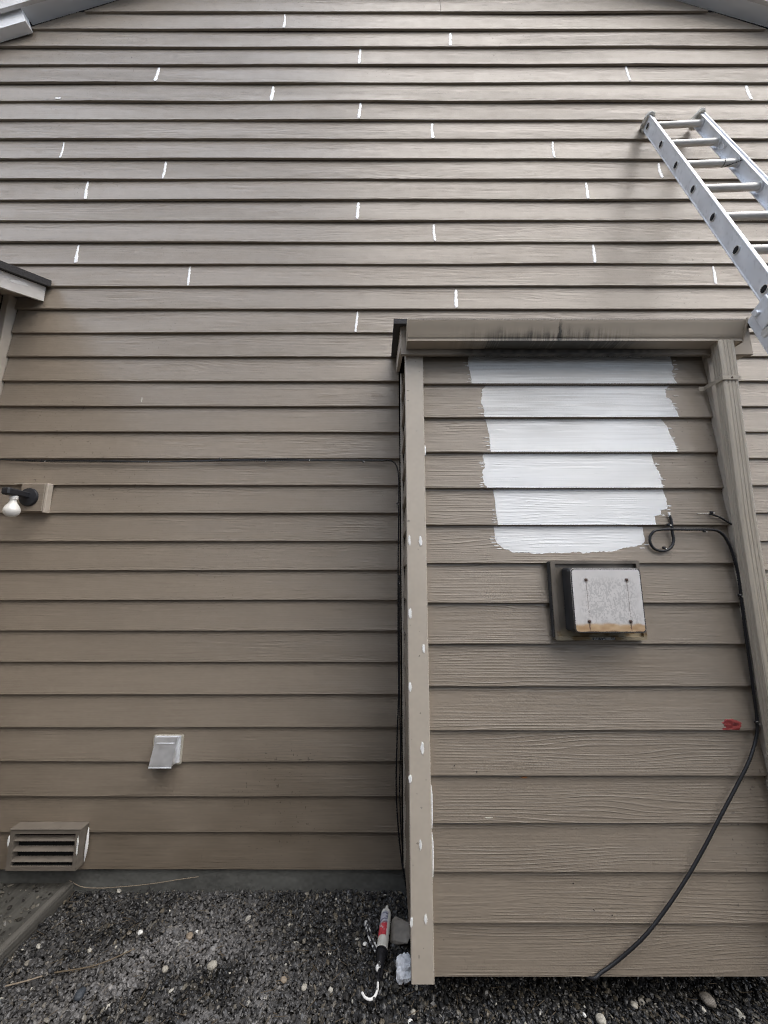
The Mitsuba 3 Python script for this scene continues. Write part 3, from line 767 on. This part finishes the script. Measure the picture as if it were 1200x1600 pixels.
blob(cv, 'paint_dab', 13.5, 1314, 3.5, 20, YV - .0005, 0, 'm_caulk', flat=True, jag=.3)

# ------------------------------------------------------------------ outdoor lamp
lm = thing('wall_lamp', 'black outdoor lamp with a bare white bulb on a taupe mounting block', 'lamp')
YB = -.034
a, b = P(27, 799, YB), P(71, 756, YB)
b0 = b
obj('mounting_block', span(a[0], b[0], YB, .002, a[2], b[2], .002), 'm_siding', lm)
a, b = P(27.5, 755.5, YB), P(76, 800, YB)
xb = b0[0]
obj('block_trim', cat(span(xb + .0003, xb + .013, YB + .004, .003, b[2] - .002, a[2] + .0035, .002), span(b0[0] - .17, xb, YB + .002, .003, b0[2] + .0003, b0[2] + .004, .0015)), 'm_trim', lm)
pc = P(46, 777, YB)
obj('base', lathe([[0, .020], [.020, .019], [.030, .016], [.046, .012], [.049, .006], [.049, 0], [0, 0]], pc, [0, -1, 0], 28), 'm_lampblack', lm, smooth=35)
obj('arm', cat(box(pc + [0, -.070, .008], [.032, .112, .032], .005), box(pc + [0, -.104, .006], [.042, .066, .036], .007)), 'm_lampblack', lm)
obj('socket', lathe([[0, 0], [.017, 0], [.0175, -.018], [0, -.018]], pc + [0, -.084, -.010], [0, 0, 1], 18), 'm_bulb', lm, smooth=35)
obj('bulb', lathe([[0, 0], [.0135, 0], [.0135, -.010], [.018, -.022], [.027, -.036], [.0335, -.052], [.034, -.062], [.030, -.076], [.020, -.086], [.010, -.0905], [0, -.092]], pc + [0, -.084, -.027], [0, 0, 1], 28), 'm_bulb', lm, smooth=60)

# ------------------------------------------------------------------ cables
def clips(parent, pts, nrm=(0, -1, 0)):
    for p in pts:
        p = np.asarray(p, float)
        c = obj('cable_clip', box(p + [0, -.005, 0], [.011, .010, .010], .002), 'm_black', parent)
        scene[key_of(c + '__nail')] = mikit.ply(lathe([[0, .003], [.0028, .002], [.003, 0], [0, 0]], p + [.004, -.011, -.004], [0, -1, 0], 8), 'm_steel')
wc = thing('wall_cable', 'thin black cable running level across the left of the wall under a board', 'cable')
pts = [P(u, v, -.006) for u, v in ((-60, 715), (0, 717.5), (60, 719), (150, 720), (250, 721.5), (345, 719), (430, 717.5), (520, 719), (600, 719), (612, 720.5), (619, 727), (622.5, 742), (623, 780), (622, 900))]
obj('strand', tube(pts, .0032, 7), 'm_black', wc, smooth=True)
obj('strand', tube([p + [0, -.001, -.005 + .004 * math.sin(i * 1.9)] for i, p in enumerate(pts[:9])], .0028, 7), 'm_black', wc, smooth=True)
clips(wc, [P(u, v, -.004) for u, v in ((72, 721), (233, 722), (345, 717), (415, 721), (483, 719), (568, 722))])
cc = thing('corner_cable', 'slack dark cable hanging down the inner corner left of the chase', 'cable')
obj('strand', tube([P(u, v, -.008) for u, v in ((622, 895), (622, 1000), (623, 1080), (620.5, 1150), (619, 1230), (622, 1290), (627, 1340), (633, 1375))] + [G(636, 1396, 0.0)], .0034, 7), 'm_black', cc, smooth=True)
obj('strand', tube([P(u, v, -.012) for u, v in ((624, 898), (624, 1000), (624.5, 1100), (626, 1160), (624.5, 1230), (627, 1300), (632, 1345), (637, 1380))], .0030, 7), 'm_black', cc, smooth=True)
clips(cc, [P(621, 787, -.004), P(623, 910, -.004)])
kc = thing('looped_cable', 'black cable with a small loop, running along the downspout and under the chase', 'cable')
YC = CY - .006
p2 = [(1046, 805), (1049, 815), (1050.5, 832), (1052.5, 843), (1050, 853), (1043, 859), (1033, 861), (1022, 857), (1016, 848), (1016, 838), (1022, 830), (1032, 827.5), (1050, 827), (1075, 827.5), (1108, 827.5), (1121, 829.5), (1131, 837), (1139, 850), (1146, 868), (1153, 895), (1158, 930), (1164, 980), (1171, 1030), (1177.5, 1080), (1183.5, 1128), (1181, 1155), (1170, 1190), (1150, 1230), (1126, 1275), (1100, 1325), (1071, 1375), (1037, 1425), (1005, 1465), (965, 1501), (940, 1519), (925, 1529)]
ptc = [P(u, v, YC - (.010 if 25 < i < 33 else 0) - (.004 if i in (10, 11, 12, 13) else 0)) for i, (u, v) in enumerate(p2)]
ptc.append(ptc[-1] + [-.03, .05, -.012]); ptc.append(ptc[-1] + [-.05, .12, 0])
obj('sheath', tube(ptc, .0052, 8), 'm_black', kc, smooth=True)
obj('stripped_end', tube([P(1045, 801, YC), P(1046, 807, YC)], .0042, 7, 2), 'm_caulk', kc, smooth=True)
clips(kc, [P(u, v, CY - .002) for u, v in ((1043, 820), (1036, 856), (1099, 830), (1154, 930), (1180, 1128))])
ks = thing('cable_stub', 'short cut cable end clipped to the chase beside the downspout', 'cable')
obj('sheath', tube([P(u, v, YC) for u, v in ((1108, 803), (1116, 805), (1126, 809), (1136, 815), (1146, 821))], .0036, 7), 'm_black', ks, smooth=True)
obj('bare_wire', tube([P(1090, 803, YC), P(1100, 803, YC), P(1109, 803, YC)], .0020, 6), 'm_steel', ks, smooth=True)
clips(ks, [P(1110, 801, CY - .002)])

# ------------------------------------------------------------------ ladder
ld = thing('extension_ladder', 'aluminium extension ladder with rope-wrapped tips leaning on the wall at upper right', 'ladder')
d = np.array([.088, .37, 1.0]); d /= np.linalg.norm(d)
yr = -.088
r_ = np.array([1, yr, -.088 - .37 * yr]); r_ /= np.linalg.norm(r_)
nn = np.cross(r_, d)
F0 = P(1013, 179, -.068)                 # front edge of the left rail's tip
WID, SP = .318, .296
def rail(sgn, fl=.022, dep=.066, t=.0035):
    """channel outline in (r, n): web at the outside, flanges turned inwards by fl"""
    o = [(0, 0), (fl, 0), (fl, t), (t, t), (t, dep - t), (fl, dep - t), (fl, dep), (0, dep)]
    return [(sgn * x, y) for x, y in o]
def fly_point(s, rr=0.0, n=0.0): return F0 - d * s + r_ * rr - nn * n
def dshape(rad=.0195):
    return [(rad * math.cos(a), max(-.6 * rad, rad * math.sin(a))) for a in np.linspace(0, 2 * np.pi, 18, endpoint=False)]
def circ(r): return [(r * math.cos(a), r * math.sin(a)) for a in np.linspace(0, 2 * np.pi, 20, endpoint=False)]
LF = 3.3
holes = [.070 + SP * i for i in range(11)]
for sgn, rr in ((1, 0.0), (-1, WID)):
    m = prism([(x, y) for x, y in rail(sgn)], LF, frame(r_, -nn, -d, fly_point(0, rr)))
    mm = manifold3d.Manifold(manifold3d.Mesh(np.array(m.vertices, np.float32), np.array(m.faces, np.uint32)))
    for s in holes:
        c = prism(circ(.0180), .03, frame(d, -nn, r_, fly_point(s, rr - .015, .034)))
        c.merge_vertices()
        mm = mm - manifold3d.Manifold(manifold3d.Mesh(np.array(c.vertices, np.float32), np.array(c.faces, np.uint32)))
    obj('rail', mm, 'm_alu', ld)
    # rounded outer bead on the front and back flange
    obj('rail_edge', cat(prism(rrect(-.004, .004, -.003, .004, .003, 3), LF, frame(r_ * sgn, -nn, -d, fly_point(0, rr + sgn * .002, -.0035))),
                         prism(rrect(-.004, .004, -.003, .004, .003, 3), LF, frame(r_ * sgn, -nn, -d, fly_point(0, rr + sgn * .002, .0685)))), 'm_alu', ld, smooth=40)
for s in holes:
    ring_ = Polygon(circ(.0175), [circ(.0150)])
    rg = obj('rung', prism(ring_, WID + .010, frame(d, -nn, r_, fly_point(s, -.005, .034))), 'm_rung', ld, smooth=35)
    scene[key_of(rg + '__shade_disc')] = mikit.ply(prism([(y * .98, x * .98) for x, y in dshape(.0150)], .003, frame(d, -nn, r_, fly_point(s, -.0058, .034))), 'm_dark')  # black disc paints the shade inside the hollow rung end
    scene[key_of(rg + '__collar')] = mikit.ply(prism(Polygon(circ(.0235), [circ(.0178)]), .008, frame(d, -nn, r_, fly_point(s, WID - .0125, .034))), 'm_alu', smooth=35)
# base section behind the fly section
SB = 1.93
for sgn, rr in ((1, -.040), (-1, WID + .040)):
    obj('base_rail', prism(rail(sgn, dep=.070), 4.58 - SB, frame(r_, -nn, -d, fly_point(SB, rr, .045))), 'm_alu', ld)
    obj('base_bracket', cat(box(fly_point(SB + .05, rr - sgn * .005, .045), [.006, .075, .11], .002, frame(r_, nn, d, [0, 0, 0])),
                            box(fly_point(SB + .004, rr + sgn * .008, .05), [.032, .060, .008], .002, frame(r_, nn, d, [0, 0, 0])),
                            box(fly_point(SB + .03, rr - sgn * .012, .062), [.012, .02, .018], .002, frame(r_, nn, d, [0, 0, 0]))), 'm_alu', ld)
for i in range(8):
    obj('base_rung', prism(circ(.0175), WID + .088, frame(d, -nn, r_, fly_point(SB + .12 + SP * i, -.044, .080))), 'm_rung', ld, smooth=35)
# rope wound round the tips
for sgn, rr in ((1, 0.0), (-1, WID)):
    pts, turns = [], 6.5
    for i in range(int(turns * 10)):
        a = 2 * math.pi * i / 10
        sx = sgn * (.011 + .021 * math.cos(a))
        sn = .033 + .046 * math.sin(a)
        ss = .006 + .030 * i / (turns * 10) + .006 * math.sin(i * 1.7) + (-.024 if math.cos(a) * sgn > 5 else 0)
        pts.append(fly_point(ss - .022 - .018 * math.sin(a), rr + sx, sn) + rng.normal(0, .0034, 3))
    obj('rope_wrap', tube(pts, .0072, 6, 2), 'm_rope', ld, smooth=True)
    obj('tip_pad', ico(2, [.020, .038, .020], fly_point(-.008, rr + sgn * .011, .033), .25, 2.2, 3), 'm_rope', ld, smooth=True)
c0 = fly_point(holes[2], WID - .075, .034)
pts = [c0 + r_ * (.004 * i * .3 - .01) + d * .017 * math.cos(i * 1.05) - nn * .017 * math.sin(i * 1.05) for i in range(9)] + [c0 + r_ * .05 - d * .04 + nn * .02, c0 + r_ * .075 - d * .034 + nn * .024]
obj('tie_wire', tube(pts, .0022, 5, 3), 'm_black', ld, smooth=True)
pts = [fly_point(holes[1] + .10, WID - .006, .03) + d * a + nn * b + r_ * -.006 for a, b in ((0, 0), (.04, .008), (.07, .0), (.05, -.02), (.01, -.012), (-.02, .01))]
obj('tie_wire', tube(pts, .0018, 5, 4), 'm_steel', ld, smooth=True)

# ------------------------------------------------------------------ things on the ground
cg = thing('caulking_gun', 'black caulking gun holding a white and red cartridge, lying on the gravel', 'caulking gun')
A, B = G(605, 1416, .034), G(596.5, 1487, .032)
ax = (A - B) / np.linalg.norm(A - B)
CL = np.linalg.norm(A - B)
obj('cartridge', lathe([[0, 0], [.0212, 0], [.0222, .004], [.0212, .008], [.0212, CL - .04], [.019, CL - .034], [.009, CL - .030], [.007, CL - .012], [.0045, CL], [0, CL]], B, ax, 24), 'm_cartridge', cg, smooth=35, label='white cartridge with a red label')
side = np.cross(ax, [0, 0, 1]); side /= np.linalg.norm(side); upv = np.cross(side, ax)
V, F = [], []
for i in range(9):
    a = math.radians(60 + 14 * i)
    for t in (.045, CL - .05):
        V.append(B + ax * t + (side * math.cos(a) + upv * math.sin(a)) * .0217)
for i in range(8): F.append([2 * i, 2 * i + 1, 2 * i + 3, 2 * i + 2])
obj('cartridge_label', (V, F), 'm_redlabel', cg, smooth=True)
V, F = [], []
for i in range(11):
    a = math.radians(195 + 15 * i)
    for t in (-.004, CL - .035):
        for rad in (.0226, .0238):
            V.append(B + ax * t + (side * math.cos(a) + upv * math.sin(a)) * rad)
for i in range(10):
    a = i * 4
    F += [[a, a + 1, a + 5, a + 4], [a + 2, a + 6, a + 7, a + 3], [a, a + 4, a + 6, a + 2], [a + 1, a + 3, a + 7, a + 5]]
obj('cradle', (V, F), 'm_black', cg)
obj('end_plate', lathe([[0, 0], [.0245, 0], [.0245, .003], [0, .003]], B - ax * .004, -ax, 20), 'm_black', cg)
C = G(591, 1528, .026)
obj('body', cat(tube([B - ax * .006, B - ax * .03, (B * .35 + C * .65)], [.019, .016, .012], 10, 3), tube([B - ax * .004 + side * .012, (B + C) / 2 + side * .010, C + side * .008], .005, 6, 3)), 'm_black', cg, smooth=40)
hk = [C + [0, 0, .004], G(590.5, 1535, .026), G(590, 1545, .026), G(586, 1556, .024), G(579, 1561.5, .022), G(571, 1559, .022), G(565.5, 1551, .024)]
obj('plunger_rod', tube([B - ax * .01] + hk[:2], .0045, 8), 'm_black', cg, smooth=True)
obj('rod_hook', tube(hk, .0042, 8), 'm_whitepaint', cg, smooth=True, label='rod end hook smeared with white')
h0 = G(589, 1482, .03)
obj('handle', tube([G(592, 1489, .030), G(585, 1472, .032), G(578, 1455, .032), G(574, 1442, .030), G(571.5, 1440, .028), G(571.5, 1447, .026), G(576, 1464, .024), G(584, 1482, .022), G(592, 1495, .020)], .0040, 7), 'm_strap', cg, smooth=True, label='looped dark grey strap handle')
obj('trigger', tube([G(593, 1520, .022), G(590, 1514, .03), G(592, 1508, .036), G(596, 1502, .034)], [.005, .008, .008, .004], 7), 'm_whitepaint', cg, smooth=True)

pp = ico(3, [.030, .034, .036], G(632, 1512, .034), 0, 1)
v = pp.vertices; c = v.mean(0)
q = (v - c) / .033
f = .86 + .42 * (np.abs(meshkit.noise(q * 1.5 + 4, 3) - .5) * 2) + .45 * np.abs(meshkit.noise(q * 3.1, 8) - .5)
pp.vertices = c + (v - c) * f[:, None]
obj('crumpled_paper', pp, 'm_paper', label='crumpled white paper ball beside the foot of the corner trim', cat='paper')

scene['m_rock'] = stone_col((.20, .18, .155), 60, .8)
g = np.random.default_rng(31)
rp = g.normal(0, 1, (26, 3)); rp /= np.linalg.norm(rp, axis=1, keepdims=True)
rk = trimesh.convex.convex_hull(rp * g.uniform(.75, 1.1, (26, 1)) * [.060, .052, .036] + G(627, 1456, .020))
rk = rk.subdivide().subdivide()
rk.vertices += (meshkit.fbm(rk.vertices * 45, 3, 6) - .5)[:, None] * (rk.vertices - rk.vertices.mean(0)) * .22
obj('rock', rk, 'm_rock', smooth=28, label='large grey-brown rock on the gravel beside the caulking gun', cat='rock')
scene['m_pale'] = stone_col((.36, .34, .29), 80, .5)
scene['m_tan'] = stone_col((.24, .195, .145), 80, .5)
scene['m_whitestone'] = stone_col((.66, .66, .63), 80, .3)
scene['m_slate'] = stone_col((.035, .042, .052), 80, .5)
stones = [
    (332, 1508, .021, 'm_pale', 'pale flat stone on the open gravel, largest one left of the caulking gun'),
    (296, 1463, .020, 'm_tan', 'tan stone on the gravel below the dryer hood'),
    (219, 1457, .012, 'm_whitestone', 'small bright white chip on the dusty gravel at left'),
    (308, 1456, .009, 'm_whitestone', 'tiny white chip just right of the tan stone'),
    (258, 1514, .014, 'm_pale', 'small cream pebble on the dusty gravel patch'),
    (443, 1531, .014, 'm_tan', 'rounded tan pebble in the middle of the gravel'),
    (475, 1543, .013, 'm_pale', 'light pebble just right of the rounded tan one'),
    (125, 1553, .024, 'm_slate', 'dark bluish stone on the gravel at lower left'),
    (991, 1570, .013, 'm_pale', 'cream pebble in front of the chase, right of the middle'),
    (939, 1592, .018, 'm_pale', 'light grey stone at the bottom edge under the chase'),
    (1106, 1562, .026, 'm_rock', 'brown-grey stone half in the shade under the chase'),
    (646, 1581, .009, 'm_pale', 'pale chip on the gravel just below the corner trim'),
    (641, 1597, .010, 'm_whitestone', 'white stone cut by the bottom edge of the picture'),
    (913, 1586, .008, 'm_whitestone', 'tiny round white pebble under the front of the chase'),
    (570, 1475, .010, 'm_whitestone', 'white chip on the gravel left of the caulking gun handle'),
]
for i, (u, v, rad, m, lb) in enumerate(stones):
    rad *= .86
    s = np.array([1.0, .72 + .3 * rng.random(), .52 + .15 * rng.random()]) * rad
    me = ico(2, s, [0, 0, 0], .3, 1.2, i + 3)
    me.apply_transform(trimesh.transformations.rotation_matrix(rng.random() * 6.28, [0, 0, 1]))
    me.apply_translation(G(u, v, s[2] * .75))
    obj('stone', me, m, smooth=40, label=lb, cat='stone')

st = [G(112, 1372, .045), G(135, 1377, .02), G(160, 1379, .014), G(190, 1378, .018), G(240, 1372, .03), G(290, 1363, .05), G(318, 1358, .06)]
for p in st: p[1] = min(p[1], .006)
obj('string', tube(st, .0015, 6), 'm_tan', label='thin whitish string lying along the foot of the foundation', cat='string')

# timber edging and the littered strip left of it
XE = G(118, 1375, .040)[0]
ed = [(XE - .032, -.2), (XE, -.2), (XE, .034), (XE - .004, .040), (XE - .030, .040), (XE - .032, .036)]
obj('timber_edging', prism(ed, 3.0, frame([1, 0, 0], [0, 0, 1], [0, -1, 0], [0, .008, 0])), 'm_timber', label='weathered grey timber edging along the gravel at lower left', cat='edging')
obj('path', span(-6, XE - .033, -4, .012, -.2, .030), 'm_path', kind='structure', label='littered weathered path at the lower left corner')

# gravel: tens of thousands of pebbles, nobody could count them
def scatter(N, x0, x1, y0, y1, rmin, rmax, zbase, seed, keep=None, palette=None, flat=(.45, .8), sub=0):
    g = np.random.default_rng(seed)
    base = trimesh.creation.icosphere(subdivisions=sub)
    bv, bf = np.array(base.vertices), np.array(base.faces)
    x, y = g.uniform(x0, x1, N), g.uniform(y0, y1, N)
    if keep is not None:
        k = keep(x, y); x, y = x[k], y[k]
    N = len(x)
    rad = rmin * (rmax / rmin) ** (g.random(N) ** 2.2)
    sc = rad[:, None] * np.stack([g.uniform(.9, 1.35, N), g.uniform(.6, 1.0, N), g.uniform(*flat, N)], 1)
    jit = 1 + g.uniform(-.22, .22, (N, len(bv), 1))
    V = bv[None] * jit * sc[:, None]
    tx, ty, a = g.normal(0, .35, N), g.normal(0, .35, N), g.uniform(0, 6.283, N)
    c, s = np.cos(a), np.sin(a)
    X_, Y_ = V[..., 0] * c[:, None] - V[..., 1] * s[:, None], V[..., 0] * s[:, None] + V[..., 1] * c[:, None]
    Z_ = V[..., 2] + X_ * tx[:, None] + Y_ * ty[:, None]
    gz = .012 * (meshkit.fbm(np.stack([x * 2.2, y * 2.2, x * 0], -1), 3, 5) - .5) + zbase
    V = np.stack([X_ + x[:, None], Y_ + y[:, None], Z_ + (gz + g.uniform(-.006, .006, N))[:, None]], -1)
    F = bf[None] + (np.arange(N) * len(bv))[:, None, None]
    col = palette(x, y, g, rad)
    return V.reshape(-1, 3), F.reshape(-1, 3), np.repeat(col, len(bv), 0)
cols = np.array([[.024, .026, .030], [.036, .037, .040], [.050, .050, .049], [.018, .019, .022], [.070, .067, .060], [.13, .115, .09], [.20, .19, .165], [.60, .60, .56]])
prob = np.array([.26, .26, .18, .13, .09, .045, .030, .0065])
def pal(x, y, g, rad):
    c = cols[g.choice(len(cols), len(x), p=prob / prob.sum())] * g.uniform(.42, .90, (len(x), 1)) * [1.04, 1.0, .93]
    # the pale overspray dust on the gravel at the left
    n = meshkit.fbm(np.stack([x * 5, y * 5, x * 0 + 3], -1), 3, 9)
    d = np.exp(-((x + .80) / .42) ** 2 - ((y + .42) / .34) ** 2) * np.clip((n - .28) / .25, 0, 1)
    d = np.clip(1.25 * d * g.uniform(.2, 1.1, len(x)), 0, .85)[:, None]
    return c * (1 - d) + np.array([.185, .180, .178]) * d
def out_of_chase(x, y): return (y < .008) & (x > XE + .006)
parts = [scatter(52000, XE, 2.0, -.62, .012, .0034, .0105, -.004, 1, out_of_chase, pal),
         scatter(30000, XE, 2.4, -1.5, -.55, .0050, .013, -.004, 2, out_of_chase, pal),
         scatter(2600, XE, 2.0, -.75, .0, .0060, .0115, .0, 3, out_of_chase, pal, sub=1)]
at, VV, FF, CC = 0, [], [], []
for V, F, C_ in parts:
    VV.append(V); FF.append(F + at); CC.append(C_); at += len(V)
obj('gravel', trimesh.Trimesh(np.vstack(VV), np.vstack(FF), process=False), 'm_gravel', kind='stuff', label='dark wet gravel of small mixed pebbles along the wall', cat='gravel', color=np.vstack(CC))

# bark, needles and twigs lying about
def needles(N, x0, x1, y0, y1, z, seed, lmin=.012, lmax=.05):
    g = np.random.default_rng(seed)
    out = []
    for i in range(N):
        L, w = g.uniform(lmin, lmax), g.uniform(.0006, .0014)
        R = trimesh.transformations.euler_matrix(g.normal(0, .12), g.normal(0, .15), g.uniform(0, 3.14))
        out.append(box([g.uniform(x0, x1), g.uniform(y0, y1), z + g.uniform(0, .006)], [L, w, w], 0, R))
    return cat(*out)
scene['m_needle'] = bsdf((.11, .085, .055), .7)
obj('needle_litter', needles(420, XE + .02, 1.6, -.7, -.01, .007, 21), 'm_needle', kind='stuff', label='thin brown needles and stems scattered over the gravel', cat='litter')
V, F, C_ = scatter(2600, -2.6, XE - .04, -.75, .0, .003, .013, .031, 12, None, lambda x, y, g, rad: np.array([[.05, .047, .04], [.085, .08, .066], [.03, .028, .025], [.13, .12, .10]])[g.integers(0, 4, len(x))] * g.uniform(.6, 1.3, (len(x), 1)), flat=(.12, .35))
obj('bark_litter', trimesh.Trimesh(V, F, process=False), 'm_gravel', kind='stuff', label='dark bark crumbs and chips littering the path', cat='litter', color=C_)
tw = G(60, 1530, .008)
obj('twig', tube([G(8, 1541, .01), G(40, 1533, .014), G(66, 1525, .012)], .0022, 6), 'm_tan', label='thin pale twig on the gravel at the far left', cat='twig')
obj('twig', tube([G(85, 1520, .010), G(150, 1508, .013), G(210, 1483, .011)], .0024, 6), 'm_needle', label='long dark twig crossing the dusty gravel', cat='twig')
